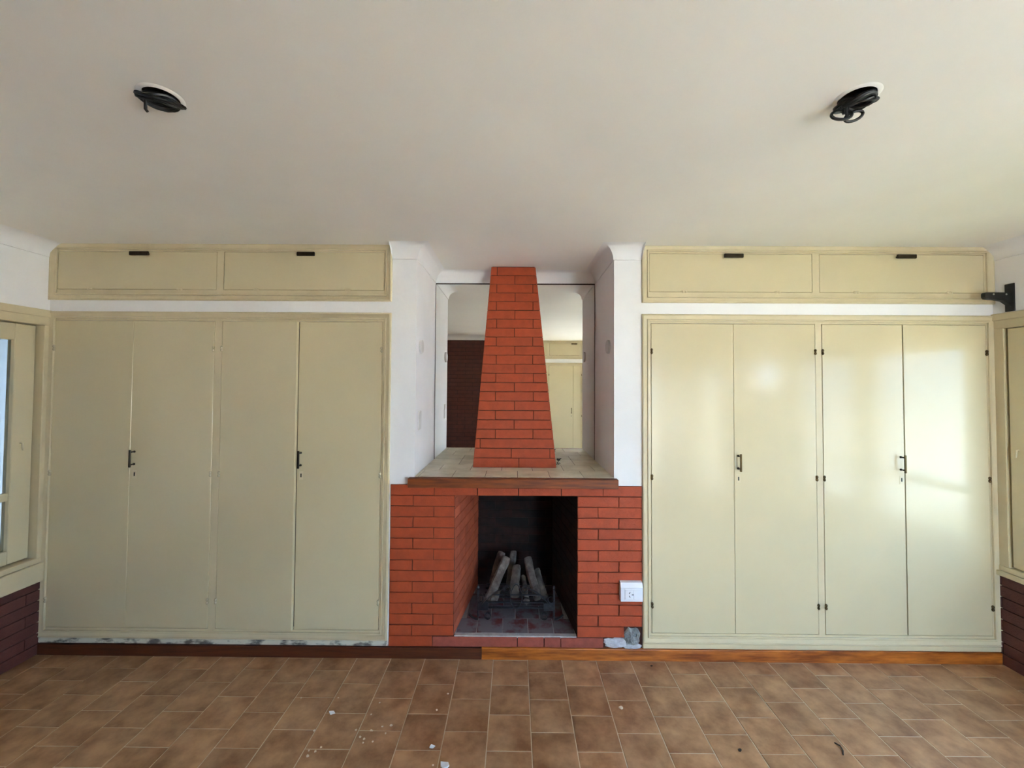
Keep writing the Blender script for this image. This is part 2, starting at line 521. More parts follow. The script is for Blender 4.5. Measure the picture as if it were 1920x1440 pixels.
# right wall
W2 = (0.66, 2.415); W2Z = (0.56, 1.965)
W3C, W3R = (0.215, 1.74), 0.165       # round pane, added for a reflected bright spot
W4 = (-1.44, -0.86)
W5 = (1.36, 2.13)                     # glazed doors in the wall behind the viewer
D1 = (-0.50, 0.55)                    # door_1 with the added round pane
mb = MB(); X1 = XR + 0.12
mb.box(XR, X1, D1[1], 3.35, 0, W2Z[0])                       # under window_2
mb.box(XR, X1, YB - 0.15, 3.35, W2Z[1] + 0.001, 2.55)
mb.box(XR, X1, W2[1] + 0.02, 3.35, W2Z[0], W2Z[1])
mb.box(XR, X1, D1[1], W2[0] - 0.02, W2Z[0], W2Z[1])
mb.box(XR, X1, W4[1], D1[0], 0, W2Z[1])
mb.box(XR, X1, YB - 0.15, W4[0], 0, W2Z[1])
wall_right = struct(obj('wall_right', mb, M['plaster'], origin=(XR, 0, 0)))
obj('brick_backing', MB().box(XR - 0.006, XR, D1[1] + 0.03, YF, 0, 0.522), M['dark_joint'], wall_right)
rest = MB()
for a, b, c in brick_rows(lambda u, z: (XR - 0.014, u, z), D1[1] + 0.03, YF, 0.0, 0.522, (-1, 0, 0)):
    if b > 1.9: obj('brick', MB().piece(c, (-1, 0, 0), 0.011, 0.0016), M['dark_brick'], wall_right)
    else: rest.piece(c, (-1, 0, 0), 0.011, 0.0016)
stuff(obj('brick_field', rest, M['dark_brick'], wall_right))

# wall behind the viewer: dark brick block on the left, cupboards further back on the right (seen in the mirror)
mb = MB()
mb.box(XL - 0.2, 0.0, YB - 0.2, YK - 0.012, 0, 2.55)
mb.box(0.0, W5[0] - 0.08, YB - 0.7, YB - 0.6, 0, 2.55)
mb.box(0.0, 0.06, YB - 0.6, YB, 0, 2.55)
mb.box(W5[0] - 0.09, W5[0], YB - 0.7, YB, 0, 2.55)
mb.box(W5[1], XR + 0.2, YB - 0.15, YB, 0, 2.55)
mb.box(W5[0], W5[1], YB - 0.15, YB, 2.04, 2.55)
mb.box(0.0, W5[0] - 0.085, YB - 0.1, YB, 2.03, 2.115)
mb.box(0.0, W5[0] - 0.085, YB - 0.1, YB, 0, 0.075)
wall_back = struct(obj('wall_back', mb, M['plaster'], origin=(0, YK, 0)))
obj('brick_backing', MB().box(XL, 0.0, YK - 0.012, YK - 0.006, 0, 2.36), M['dark_joint'], wall_back)
rest = MB()
for a, b, c in brick_rows(lambda u, z: (u, YK, z), XL, 0.0, 0.0, 2.36, (0, 1, 0)):
    rest.piece([(p[0], p[1] + random.uniform(-0.002, 0.002), p[2]) for p in c], (0, 1, 0), 0.010, 0.002)
stuff(obj('brick_field', rest, M['dark_brick'], wall_back))

# ---- windows: casing, sashes with glazing bars and panes
def side_window(idx, X, s, y0, y1, sashes, zsill, zs0, zs1, ztop, recess, bar, casing0, sillbot, latch=None, y_end=YF, glass='glass'):
    """X wall face, s = +1 when the room lies at +x of the wall. sashes: (ya, yb) ranges."""
    cf = X + s * 0.012
    mb = MB()
    def bx(m, d0, d1, a, b, z0, z1, bev=0.0):
        xa, xb = sorted((X + s * d0, X + s * d1))
        m.box(xa, xb, a, b, z0, z1, bev)
    bx(mb, -0.12, 0.014, casing0, y_end, zs1, zs1 + 0.05, 0.002)      # head casing
    bx(mb, -0.002, 0.02, casing0, y_end, zs1 + 0.048, ztop, 0.004)
    bx(mb, -0.12, 0.014, y1, y_end - 0.002, zsill, zs1, 0.002)                    # jamb beside the cupboard
    bx(mb, -0.12, 0.014, casing0, y0, zsill, zs1, 0.002)
    for (a, b, z0, z1) in ((y1 - 0.035, y1 + 0.004, zsill, zs1 + 0.01), (y0 - 0.004, y0 + 0.035, zsill, zs1 + 0.01), (y0, y1, zs1 - 0.035, zs1 + 0.01), (y0, y1, zsill - 0.005, zsill + 0.03)):
        bx(mb, -0.12, -recess - 0.048, a, b, z0, z1)                            # rebate stops behind the sashes
    w = struct(obj('window_%d' % idx, mb, M['cream_trim'], origin=(X, (y0 + y1) / 2, zsill)))
    sl = MB()
    bx(sl, -0.16, 0.016, casing0, y_end, zsill - 0.03, zsill, 0.003)
    bx(sl, -0.02, 0.03, casing0, y_end, min(sillbot, zsill - 0.034), zsill - 0.032, 0.004)
    obj('sill', sl, M['cream_trim'], w)
    for (a, b) in sashes:
        m = MB(); st = 0.106; g = 0.004
        d0, d1 = -recess - 0.045, -recess
        bx(m, d0, d1, b - st, b - g, zs0, zs1 - g, 0.003); bx(m, d0, d1, a + g, a + st, zs0, zs1 - g, 0.003)
        bx(m, d0, d1, a + st, b - st, zs1 - 0.1, zs1 - g, 0.003); bx(m, d0, d1, a + st, b - st, zs0, zs0 + 0.075, 0.003)
        sash = obj('sash', m, M['cream'], w)
        gbar = MB(); bx(gbar, d0 + 0.006, d1 - 0.004, a + st, b - st, bar, bar + 0.044, 0.003)
        obj('glazing_bar', gbar, M['cream'], sash)
        for (z0, z1) in ((zs0 + 0.07, bar + 0.002), (bar + 0.042, zs1 - 0.095)):
            p = MB(); bx(p, -recess - 0.026, -recess - 0.022, a + st - 0.005, b - st + 0.005, z0, z1)
            obj('pane', p, M[glass], sash)
    if latch:
        m = MB(); xa = X - s * recess
        m.tube([(xa, latch, 1.255), (xa + s * 0.012, latch, 1.255), (xa + s * 0.016, latch, 1.225), (xa + s * 0.014, latch + 0.004, 1.215)], 0.005, 8)
        obj('latch', m, M['cream_trim'], w, smooth=True)
    return w
w1 = side_window(1, XL, 1, W1[0], W1[1], [(1.845, 2.438)], 0.57, 0.578, 1.947, 2.04, 0.030, 0.935, 1.76, 0.43, latch=2.375, glass='glass_dimmed')
w2 = side_window(2, XR, -1, W2[0], W2[1], [(0.66, 1.535), (1.535, 2.407)], 0.575, 0.583, 1.955, 2.045, -0.006, 0.935, 0.60, 0.515, latch=2.362, glass='glass_dimmed')
w4 = side_window(4, XR, -1, W4[0], W4[1], [(W4[0], W4[1] - 0.004)], 0.03, 0.035, 1.955, 1.99, 0.0, 0.62, -1.49, 0.0, y_end=W4[1] + 0.05)
# door_1: panelled door; unseen round pane added for a bright spot on the wardrobe
m = MB(); dx0, dx1 = XR + 0.01, XR + 0.05
m.box(dx0, dx1, D1[0] + 0.004, D1[1] - 0.004, 0.01, 0.13, 0.003); m.box(dx0, dx1, D1[0] + 0.004, D1[1] - 0.004, 0.95, 1.5, 0.003)
m.box(dx0, dx1, D1[0] + 0.004, D1[0] + 0.1, 0.13, 0.95); m.box(dx0, dx1, D1[1] - 0.1, D1[1] - 0.004, 0.13, 0.95)
rings = []
for xx in (dx0, dx1):
    rings.append(holed_panel(m, D1[0] + 0.004, D1[1] - 0.004, 1.5, 1.962, W3C[0], W3C[1], W3R, lambda u, v, xx=xx: (xx, u, v)))
n = len(rings[0])
m.add(rings[0] + rings[1], [(k, (k + 1) % n, n + (k + 1) % n, n + k) for k in range(n)])
d1 = struct(obj('door_1', m, M['cream']))
for k in range(4):
    za = 0.135 + 0.204 * k
    obj('panel', MB().box(XR + 0.02, XR + 0.04, D1[0] + 0.095, D1[1] - 0.095, za, za + 0.2, 0.004), M['cream'], d1)
rm = MB().lathe((XR, W3C[0], W3C[1]), (-1, 0, 0), [(-0.05, W3R - 0.012), (-0.05, W3R), (-0.012, W3R), (-0.01, W3R + 0.025), (0.0, W3R + 0.022), (0.002, W3R - 0.002), (-0.006, W3R - 0.012)], 40)
rm.f = [f for f in rm.f if len(f) == 4]
obj('spot_frame', rm, M['cream_trim'], d1, smooth=True)
obj('spot_pane', MB().lathe((XR, W3C[0], W3C[1]), (1, 0, 0), [(0.028, W3R), (0.032, W3R)], 40), M['glass'], d1)

# window_5: glazed door in the back wall
m = MB()
m.box(W5[0], W5[0] + 0.05, YB - 0.15, YB + 0.012, 0, 2.04, 0.003); m.box(W5[1] - 0.05, W5[1], YB - 0.15, YB + 0.012, 0, 2.04, 0.003)
m.box(W5[0] + 0.05, W5[1] - 0.05, YB - 0.15, YB + 0.012, 1.99, 2.04, 0.003)
w5 = struct(obj('window_5', m, M['cream_trim']))
for (a, b) in ((W5[0] + 0.052, W5[1] - 0.052),):
    m = MB(); st = 0.075
    m.box(a, a + st, YB - 0.05, YB - 0.01, 0.01, 1.985, 0.003); m.box(b - st, b, YB - 0.05, YB - 0.01, 0.01, 1.985, 0.003)
    m.box(a + st, b - st, YB - 0.05, YB - 0.01, 0.01, 0.14, 0.003); m.box(a + st, b - st, YB - 0.05, YB - 0.01, 1.9, 1.985, 0.003)
    sash = obj('sash', m, M['cream'], w5)
    obj('pane', MB().box(a + st - 0.005, b - st + 0.005, YB - 0.032, YB - 0.028, 0.135, 1.905), M['glass'], sash)

# ---- skirting board along the front
mb = MB().box(XL + 0.014, -0.185, YF - 0.018, YF, 0, 0.064, 0.003, 2)
struct(obj('baseboard_left', mb, M['skirt_dark']))
mb = MB().box(-0.183, XR - 0.014, YF - 0.019, YF, 0, 0.067, 0.003, 2)
struct(obj('baseboard_right', mb, M['skirt']))

# ---- ground outside and added light blockers
mb = MB().box(-40, 40, -40, 40, -0.4, -0.13)
struct(obj('ground', mb, M['ground']))
mb = MB().box(XR + 0.2, 6.2, -0.8, 6.0, -0.14, -0.115)
struct(obj('bounce_damper', mb, M['bounce_damper']))  # unseen dark strip, added to cut ground bounce onto the ceiling
mb = MB().box(-4.3, -4.1, -8, 9, -0.13, 3.4)
struct(obj('wall_light_blocker', mb, M['outer_grey']))  # unseen wall, added to dim the left window
mb = MB().box(-4.1, XL - 0.2, -6, 4.5, 2.55, 2.7)
struct(obj('ceiling_light_blocker', mb, M['outer_grey']))  # unseen roof, added to keep skylight off the left window

# ================================================================== BUILT-IN CUPBOARDS
def frame_sweep(x0, x1, z0, z1, prof, y, s=-1):
    """mitred rectangular moulding; prof = (inset, protrusion)"""
    m = MB(); k = len(prof); v = []
    for (cx, cz, sx, sz) in ((x0, z0, 1, 1), (x1, z0, -1, 1), (x1, z1, -1, -1), (x0, z1, 1, -1)):
        for (d, p) in prof:
            v.append((cx + sx * d, y + s * p, cz + sz * d))
    f = []
    for c in range(4):
        n = (c + 1) % 4
        for j in range(k - 1):
            f.append((c * k + j, c * k + j + 1, n * k + j + 1, n * k + j))
        f.append((c * k + k - 1, c * k, n * k, n * k + k - 1))
    return m.add(v, f)
TRIM = [(0.0, 0.0), (0.0, 0.011), (0.004, 0.016), (0.010, 0.017), (0.014, 0.013), (0.029, 0.008), (0.031, 0.005), (0.033, 0.012), (0.040, 0.012), (0.042, 0.010), (0.042, 0.0)]

def add_handle_v(x, zc, yf, s, parent, m1, m2):
    """vertical bar handle on two posts; s=-1 handle sticks out toward -y"""
    h = obj('handle', MB().box(x - 0.006, x + 0.006, min(yf + s * 0.034, yf + s * 0.026), max(yf + s * 0.034, yf + s * 0.026), zc - 0.052, zc + 0.052, 0.002), m1, parent)
    for dz in (-0.037, 0.037):
        h2 = MB().lathe((x, yf, zc + dz), (0, s, 0), [(0.0, 0.007), (0.003, 0.007), (0.006, 0.004), (0.027, 0.0045)], 10)
        h2 = obj('handle_post', h2, m2, parent)
def add_handle_h(x0, x1, zc, yf, s, parent, m1):
    obj('handle', MB().box(x0, x1, min(yf + s * 0.03, yf + s * 0.018), max(yf + s * 0.03, yf + s * 0.018), zc - 0.014, zc + 0.010, 0.003), m1, parent)
    for x in (x0 + 0.02, x1 - 0.02):
        obj('handle_post', MB().lathe((x, yf, zc), (0, s, 0), [(0.0, 0.006), (0.02, 0.005)], 8), m1, parent)
def add_hinge(x, zc, yf, s, parent, m, horizontal=False):
    ax = (1, 0, 0) if horizontal else (0, 0, 1)
    c = (x - 0.017, yf + s * 0.004, zc) if horizontal else (x, yf + s * 0.004, zc - 0.017)
    pr = [(0, 0.003), (0.003, 0.006), (0.008, 0.0075), (0.014, 0.006), (0.0155, 0.0045), (0.0185, 0.0045), (0.02, 0.006), (0.026, 0.0075), (0.031, 0.006), (0.034, 0.003)]
    obj('hinge', MB().lathe(c, ax, pr, 10), m, parent, smooth=True)

def wardrobe(label, x0, x1, doors, mull, yf, s, handles, keyplates, hm1, hm2, hingemat, zb=0.155, zt=1.981, ajar=None, hinge_x=None, depth=0.52, plinth='cream_trim'):
    """s=-1: doors face -y (front wall); s=+1: doors face +y (wall behind the viewer)"""
    t = thing('built_in_wardrobe', label, 'wardrobe', ((x0 + x1) / 2, yf, 0.067), 'tall built-in wardrobes')
    def ys(a, b):
        a, b = yf - s * a, yf - s * b
        return min(a, b), max(a, b)
    # carcass: sides, top, bottom, back (open at the front)
    c = MB()
    ya, yb = ys(0.03, depth)
    for (a, b, z0, z1) in ((x0 + 0.01, x0 + 0.028, 0.076, 2.028), (x1 - 0.028, x1 - 0.01, 0.076, 2.028), (x0 + 0.028, x1 - 0.028, 0.076, 0.094), (x0 + 0.028, x1 - 0.028, 2.01, 2.028)):
        c.box(a, b, ya, yb, z0, z1)
    bya, byb = ys(depth - 0.01, depth)
    c.box(x0 + 0.028, x1 - 0.028, bya, byb, 0.094, 2.01)
    mxc = (mull[0] + mull[1]) / 2
    c.box(mxc - 0.01, mxc + 0.01, ya, yb, 0.094, 2.01)
    obj('carcass', c, M['interior'], t)
    # moulding, top and side reaching the band above, and worn plinth strip
    z_lo, z_hi = 0.098, 2.037
    obj('moulding', frame_sweep(x0, x1, z_lo, z_hi, TRIM, yf, s), M['cream_trim'], t, smooth=True)
    fa, fb = ys(-0.002, 0.03)
    fr = MB()
    e = 0.0025
    fr.box(x0 + 0.001, doors[0][0] - e, fa, fb, 0.1, 2.03); fr.box(doors[-1][1] + e, x1 - 0.001, fa, fb, 0.1, 2.03)
    fr.box(doors[0][0] - e, doors[-1][1] + e, fa, fb, zt + e, 2.03); fr.box(doors[0][0] - e, doors[-1][1] + e, fa, fb, 0.1, zb - e)
    fr.box(mull[0] + e, mull[1] - e, fa, fb, zb - e, zt + e)
    obj('face_frame', fr, M['cream_trim'], t)
    ka, kb = ys(-0.012, 0.01)
    obj('plinth_strip', MB().box(x0, x1, ka, kb, 0.068, 0.0985, 0.003), M[plinth], t)
    for i, (a, b) in enumerate(doors):
        da, db = ys(-0.004, 0.019)
        ang = (ajar or {}).get(i, 0.0)
        if ang:
            d = MB().box(a, b, da, db, zb, zt, 0.0015)
            hx = a if hinge_x[i] == 'l' else b
            Mx = Matrix.Translation((hx, yf, 0)) @ Matrix.Rotation(R(ang), 4, 'Z') @ Matrix.Translation((-hx, -yf, 0))
            d.v = [tuple(Mx @ Vector(p)) for p in d.v]
        else:
            d = MB().box(a, b, da, db, zb, zt, 0.0015)
        door = obj('door', d, M['cream'], t)
        df = yf + s * 0.004
        if i in handles:
            add_handle_v(handles[i], 1.158, df + (s * 0.0 if not ang else 0.0), s, door, hm1, hm2)
        if i in keyplates:
            kx = keyplates[i]
            kp = obj('escutcheon', MB().box(kx - 0.012, kx + 0.012, min(df, df + s * 0.0015), max(df, df + s * 0.0015), 1.035, 1.085, 0.0007), M['cream_trim'], door)
            obj('keyhole', MB().box(kx - 0.0035, kx + 0.0035, min(df + s * 0.0015, df + s * 0.0022), max(df + s * 0.0015, df + s * 0.0022), 1.05, 1.072), M['keyhole'], door)
        hx = a + 0.001 if hinge_x[i] == 'l' else b - 0.001
        for z in (1.815, 1.066, 0.317):
            add_hinge(hx, z, df, s, door, hingemat)
    return t

def top_cupboard(label, x0, x1, flaps, yf, s, hspots, hinges, hm, depth=0.52):
    t = thing('built_in_top_cupboard', label, 'cupboard', ((x0 + x1) / 2, yf, 2.108), 'low top cupboards under the ceiling')
    def ys(a, b):
        a, b = yf - s * a, yf - s * b
        return min(a, b), max(a, b)
    z0, z1 = 2.106, ZC - 0.002
    zb, zt = 2.174, 2.403
    c = MB(); ya, yb = ys(0.03, depth)
    for (a, b, p, q) in ((x0 + 0.01, x0 + 0.028, z0 + 0.012, z1), (x1 - 0.028, x1 - 0.01, z0 + 0.012, z1), (x0 + 0.028, x1 - 0.028, z0 + 0.012, z0 + 0.03), (x0 + 0.028, x1 - 0.028, z1 - 0.015, z1)):
        c.box(a, b, ya, yb, p, q)
    bya, byb = ys(depth - 0.01, depth)
    c.box(x0 + 0.028, x1 - 0.028, bya, byb, z0 + 0.03, z1 - 0.015)
    obj('carcass', c, M['interior'], t)
    obj('moulding', frame_sweep(x0, x1, z0, z1 + 0.012, TRIM, yf, s), M['cream_trim'], t, smooth=True)
    fa, fb = ys(-0.002, 0.03); e = 0.002
    fr = MB()
    fr.box(x0 + 0.001, flaps[0][0] - e, fa, fb, z0 + 0.004, z1); fr.box(flaps[-1][1] + e, x1 - 0.001, fa, fb, z0 + 0.004, z1)
    fr.box(flaps[0][0] - e, flaps[-1][1] + e, fa, fb, zt + e, z1); fr.box(flaps[0][0] - e, flaps[-1][1] + e, fa, fb, z0 + 0.004, zb - e)
    for i in range(len(flaps) - 1):
        fr.box(flaps[i][1] + e, flaps[i + 1][0] - e, fa, fb, zb - e, zt + e)
    obj('face_frame', fr, M['cream_trim'], t)
    for i, (a, b) in enumerate(flaps):
        da, db = ys(-0.003, 0.019)
        d = obj('flap_door', MB().box(a, b, da, db, zb, zt, 0.0015), M['cream'], t)
        df = yf + s * 0.003
        add_handle_h(hspots[i][0], hspots[i][1], 2.388, df, s, d, hm)
        for hx in hinges[i]:
            add_hinge(hx, zb, df, s, d, M['cream_trim'], horizontal=True)
    return t

wl = wardrobe('olive-cream four-door wardrobe left of the brick fireplace, third door ajar', XL, -0.742,
    [(-2.778, -2.3015), (-2.3, -1.8105), (-1.7625, -1.300), (-1.296, -0.797)], (-1.8105, -1.7625), YF, -1,
    {1: -2.274, 3: -1.274}, {1: -2.27, 3: -1.27}, M['bronze_dark'], M['bronze_dark'], M['brass'], ajar={2: -2.4}, hinge_x='lrlr', plinth='cream_worn')
wr = wardrobe('brightly lit cream four-door wardrobe right of the brick fireplace, beside the outlet', 0.762, XR,
    [(0.818, 1.3065), (1.308, 1.794), (1.836, 2.312), (2.318, 2.809)], (1.794, 1.836), YF, -1,
    {1: 1.331, 2: 2.290}, {1: 1.332, 2: 2.293}, M['bronze'], M['bronze_dark'], M['bronze'], hinge_x='lrlr')
tl = top_cupboard('dim cream top cupboard with two flaps, left of the brick chimney hood', XL, -0.742,
    [(-2.776, -1.808), (-1.762, -0.79)], YF, -1, [(-2.32, -2.204), (-1.31, -1.202)], [(-2.571, -2.028), (-1.563, -1.008)], M['bronze_dark'])
tr = top_cupboard('pale cream top cupboard with two flaps, right of the brick chimney hood', 0.762, XR,
    [(0.808, 1.782), (1.828, 2.805)], YF, -1, [(1.246, 1.36), (2.27, 2.384)], [(1.015, 1.574), (2.043, 2.596)], M['bronze_dark'])
# the wall behind the viewer, reflected in the mirror
wb = wardrobe('cream wardrobe reflected in the niche mirror', 0.06, 1.27,
    [(0.11, 0.585), (0.632, 1.076), (1.08, 1.235)], (0.585, 0.632), YB, 1,
    {1: 1.046}, {1: 1.046}, M['bronze'], M['bronze_dark'], M['bronze'], hinge_x='llr')
tb = top_cupboard('cream top cupboard reflected in the upper part of the niche mirror', 0.06, 1.27,
    [(0.11, 0.60), (0.645, 1.225)], YB, 1, [(0.3, 0.41), (1.04, 1.15)], [(0.2, 0.5), (0.8, 1.2)], M['bronze'])

# ================================================================== FIREPLACE
fp = thing('fireplace', 'red painted brick fireplace with tapering brick hood and wooden mantel beam', 'fireplace', (0.0, YF, 0.0))
FL, FR = -0.733, 0.760          # surround
OL, OR_ = -0.350, 0.377         # opening
OT, OB = 0.949, 0.128
TOP = 1.012
CH = (TOP - OB) / 14
yb_ = YF - 0.009                # brick face
core = MB()
core.box(FL, OL, YF - 0.003, YF + 0.12, 0.0, TOP); core.box(OR_, FR, YF - 0.003, YF + 0.12, 0.0, TOP)
core.box(OL, OR_, YF - 0.003, YF + 0.12, OT, TOP); core.box(OL, OR_, YF - 0.003, YF + 0.12, 0.0, OB - 0.004)
core.box(NXL + 0.001, NXR - 0.001, YF + 0.12, 2.6, 0.97, 1.04)
surround = obj('surround', core, M['joint'], fp)
g = 0.0019
def front_brick(a, b, z0, z1, m=None, parent=surround):
    j = lambda: random.uniform(-0.0012, 0.0012)
    dy = random.uniform(-0.0015, 0.0015)
    c = [(a + g + j(), yb_ + dy, z0 + g + j()), (b - g + j(), yb_ + dy, z0 + g + j()), (b - g + j(), yb_ + dy, z1 - g + j()), (a + g + j(), yb_ + dy, z1 - g + j())]
    obj('brick', MB().piece(c, (0, -1, 0), 0.012, 0.0018), m or M['brick'], parent)
# lintel course
xs = [FL, -0.472, -0.217, 0.027, 0.281, 0.528, FR]
for a, b in zip(xs[:-1], xs[1:]): front_brick(a, b, TOP - CH, TOP)
for k in range(1, 14):
    z1 = TOP - k * CH; z0 = z1 - CH
    jl = -0.598 if k % 2 else -0.474
    jr = 0.622 if k % 2 else 0.500
    front_brick(FL, jl, z0, z1); front_brick(jl, OL, z0, z1)
    if k < 13:
        front_brick(OR_, jr, z0, z1); front_brick(jr, FR, z0, z1)
    else:
        front_brick(OR_, 0.655, z0, z1)
# base course under the hearth
xs = [-0.733, -0.475]
front_brick(xs[0], xs[1], 0.066, OB)
for a, b in ((-0.475, 0.026), (0.026, 0.183), (0.183, 0.280), (0.280, 0.532)):
    front_brick(a, b, 0.066, OB - 0.003, M['brick_hearth'])

# cement patch and plaster filler, bottom right
def lump(x0, x1, z0, z1, depth, seed, n=14, squareness=2.4):
    rnd = random.Random(seed); m = MB(); v = []; f = []
    cx, cz = (x0 + x1) / 2, (z0 + z1) / 2
    R_ = 7
    ph = [rnd.uniform(0.86, 1.1) for _ in range(n)]
    v.append((cx, yb_ - depth, cz))
    for r in range(1, R_ + 1):
        q = r / R_
        for k in range(n):
            t = 2 * math.pi * k / n
            c, s = math.cos(t), math.sin(t)
            e = (abs(c) ** squareness + abs(s) ** squareness) ** (-1 / squareness)
            rr = q * e * (ph[k] if q > 0.5 else 1)
            x = min(max(cx + rr * c * (x1 - x0) / 2, x0 - 0.004), x1 + 0.004); z = min(max(cz + rr * s * (z1 - z0) / 2, z0 - 0.002), z1 + 0.006)
            y = yb_ - depth * (1 - q ** 3) * rnd.uniform(0.5, 1.25) + (0.008 if r == R_ else 0)
            v.append((x, y, z))
    for k in range(n): f.append((0, 1 + k, 1 + (k + 1) % n))
    for r in range(R_ - 1):
        for k in range(n):
            a = 1 + r * n
            f.append((a + k, a + n + k, a + n + (k + 1) % n, a + (k + 1) % n))
    f.append(tuple(1 + (R_ - 1) * n + k for k in range(n)))
    return m.add(v, f)
o = obj('cement_patch', lump(0.648, 0.752, 0.082, 0.190, 0.013, 3, 22), M['cement'], fp); o['label'] = 'rough grey cement patch'
o = obj('plaster_patch', lump(0.535, 0.67, 0.066, 0.126, 0.006, 5, 20, 4), M['chalk'], fp); o['label'] = 'white plaster filler'
o = obj('plaster_smear', lump(0.64, 0.762, 0.064, 0.092, 0.005, 9, 18, 4), M['chalk'], fp); o['label'] = 'white plaster filler'

# firebox
BY = 3.10; BL, BR = -0.262, 0.288
y0f = YF + 0.0
shell = MB()
th = 0.05
shell.add([(OL - 0.006, y0f + 0.1, OB - 0.01), (BL - 0.006, BY + 0.008, OB - 0.01), (BL - 0.006, BY + 0.008, 1.0), (OL - 0.006, y0f + 0.1, 1.0)], [(0, 1, 2, 3)])
shell.add([(OR_ + 0.006, y0f + 0.1, OB - 0.01), (BR + 0.006, BY + 0.008, OB - 0.01), (BR + 0.006, BY + 0.008, 1.0), (OR_ + 0.006, y0f + 0.1, 1.0)], [(3, 2, 1, 0)])
shell.box(BL - 0.05, BR + 0.05, BY + 0.008, BY + 0.05, OB - 0.01, 1.0)
shell.box(OL - 0.05, OR_ + 0.05, y0f + 0.05, BY + 0.05, 0.99, 1.03)
firebox = obj('firebox', shell, M['soot_shade'], fp)
def fire_wall(P0, P1, normal, m):
    P0, P1 = Vector(P0), Vector(P1); d = (P1 - P0); Ln = d.length; d.normalize()
    for a, b, c in brick_rows(lambda u, z: (P0 + d * u)[:2] + (z,), 0.0, Ln, OB, OB + 14 * CH - 0.02, normal, hgt=CH, g=0.0015):
        obj('brick', MB().piece(c, normal, 0.02, 0.0014), m, firebox)
nl = Vector((0.99, -0.145, 0)); nr = Vector((-0.99, -0.145, 0))
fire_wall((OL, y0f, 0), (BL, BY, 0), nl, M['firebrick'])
fire_wall((OR_, y0f, 0), (BR, BY, 0), nr, M['soot_shade'])  # right wall: its shadow is painted in with the sooty colour
fire_wall((BL, BY, 0), (BR, BY, 0), (0, -1, 0), M['soot_shade'])
# hearth tiles
hb = MB().box(OL - 0.05, OR_ + 0.05, YF + 0.02, BY + 0.02, OB - 0.03, OB - 0.003)
hearth = obj('hearth', hb, M['ash'], fp)
for r in range(4):
    for c in range(-3, 4):
        xa = 0.0 + c * 0.155 - 0.065 + (0.078 if r % 2 else 0); ya = YF + 0.03 + r * 0.155
        # clip to the tapering plan
        t = (ya - YF) / (BY - YF); l = OL + (BL - OL) * t + 0.004; rr = OR_ + (BR - OR_) * t - 0.004
        a, b = max(xa, l), min(xa + 0.155, rr)
        if b - a < 0.03 or ya > 3.08: continue
        y1 = min(ya + 0.155, BY)
        obj('tile', MB().piece([(a + 0.002, ya + 0.002, OB), (b - 0.002, ya + 0.002, OB), (b - 0.002, y1 - 0.002, OB), (a + 0.002, y1 - 0.002, OB)], (0, 0, 1), 0.01, 0.0012), M['hearth_tile'], hearth)
lip = MB().box(OL + 0.002, OR_ - 0.002, YF - 0.004, YF + 0.03, OB - 0.012, OB + 0.001, 0.003)
obj('mortar_lip', lip, M['ash'], fp)

# mantel beam and tiled shelf
obj('mantel_beam', MB().box(-0.623, 0.612, YF - 0.045, YF, 1.002, 1.056, 0.003, 2), M['wood'], fp)
shb = MB().box(NXL + 0.001, NXR - 0.001, YF - 0.002, NY - 0.001, 1.03, SHELF - 0.0025)
shelf = obj('mantel_shelf', shb, M['shelf_joint'], fp)
rows = [(YF - 0.044, 2.66, [NXL, -0.57, -0.37, -0.173, 0.022, 0.216, 0.418, NXR]), (2.66, 2.86, [NXL, -0.482, -0.282, -0.08, 0.12, 0.32, 0.52, NXR]), (2.86, NY, [NXL, -0.382, -0.18, 0.02, 0.22, 0.42, NXR])]
for ri, (ya, yb2, xs) in enumerate(rows):
    for a, b in zip(xs[:-1], xs[1:]):
        if ri == 0:
            a2, b2 = a, b
            obj('tile', MB().piece([(a2 + .0015, YF - 0.002, SHELF), (b2 - .0015, YF - 0.002, SHELF), (b2 - .0015, yb2 - .0015, SHELF), (a2 + .0015, yb2 - .0015, SHELF)], (0, 0, 1), 0.01, 0.001), M['shelf_tile'], shelf)
        else:
            obj('tile', MB().piece([(a + .0015, ya + .0015, SHELF), (b - .0015, ya + .0015, SHELF), (b - .0015, yb2 - .0015, SHELF), (a + .0015, yb2 - .0015, SHELF)], (0, 0, 1), 0.01, 0.001), M['shelf_tile'], shelf)

# tapering hood
HB_L, HB_R, HB_Y = -0.273, 0.281, 2.752
HT_L, HT_R, HT_Y = -0.168, 0.144, 2.897
HBK = 3.045
HZ0, HZ1 = SHELF, ZC - 0.004
def hl(z): t = (z - HZ0) / (HZ1 - HZ0); return HB_L + (HT_L - HB_L) * t
def hr(z): t = (z - HZ0) / (HZ1 - HZ0); return HB_R + (HT_R - HB_R) * t
def hy(z): t = (z - HZ0) / (HZ1 - HZ0); return HB_Y + (HT_Y - HB_Y) * t
IN = 0.006
hc = MB()
v = []
for z in (HZ0, HZ1 + 0.003):
    v += [(hl(z) + IN, hy(z) + IN, z), (hr(z) - IN, hy(z) + IN, z), (hr(z) - IN, HBK, z), (hl(z) + IN, HBK, z)]
hc.add(v, [(0, 3, 2, 1), (4, 5, 6, 7), (0, 1, 5, 4), (1, 2, 6, 5), (2, 3, 7, 6), (3, 0, 4, 7)])
hood = obj('hood', hc, M['joint'], fp)
slope = (HT_Y - HB_Y) / (HZ1 - HZ0)
hn = Vector((0, -1, slope)).normalized()
NC = 22
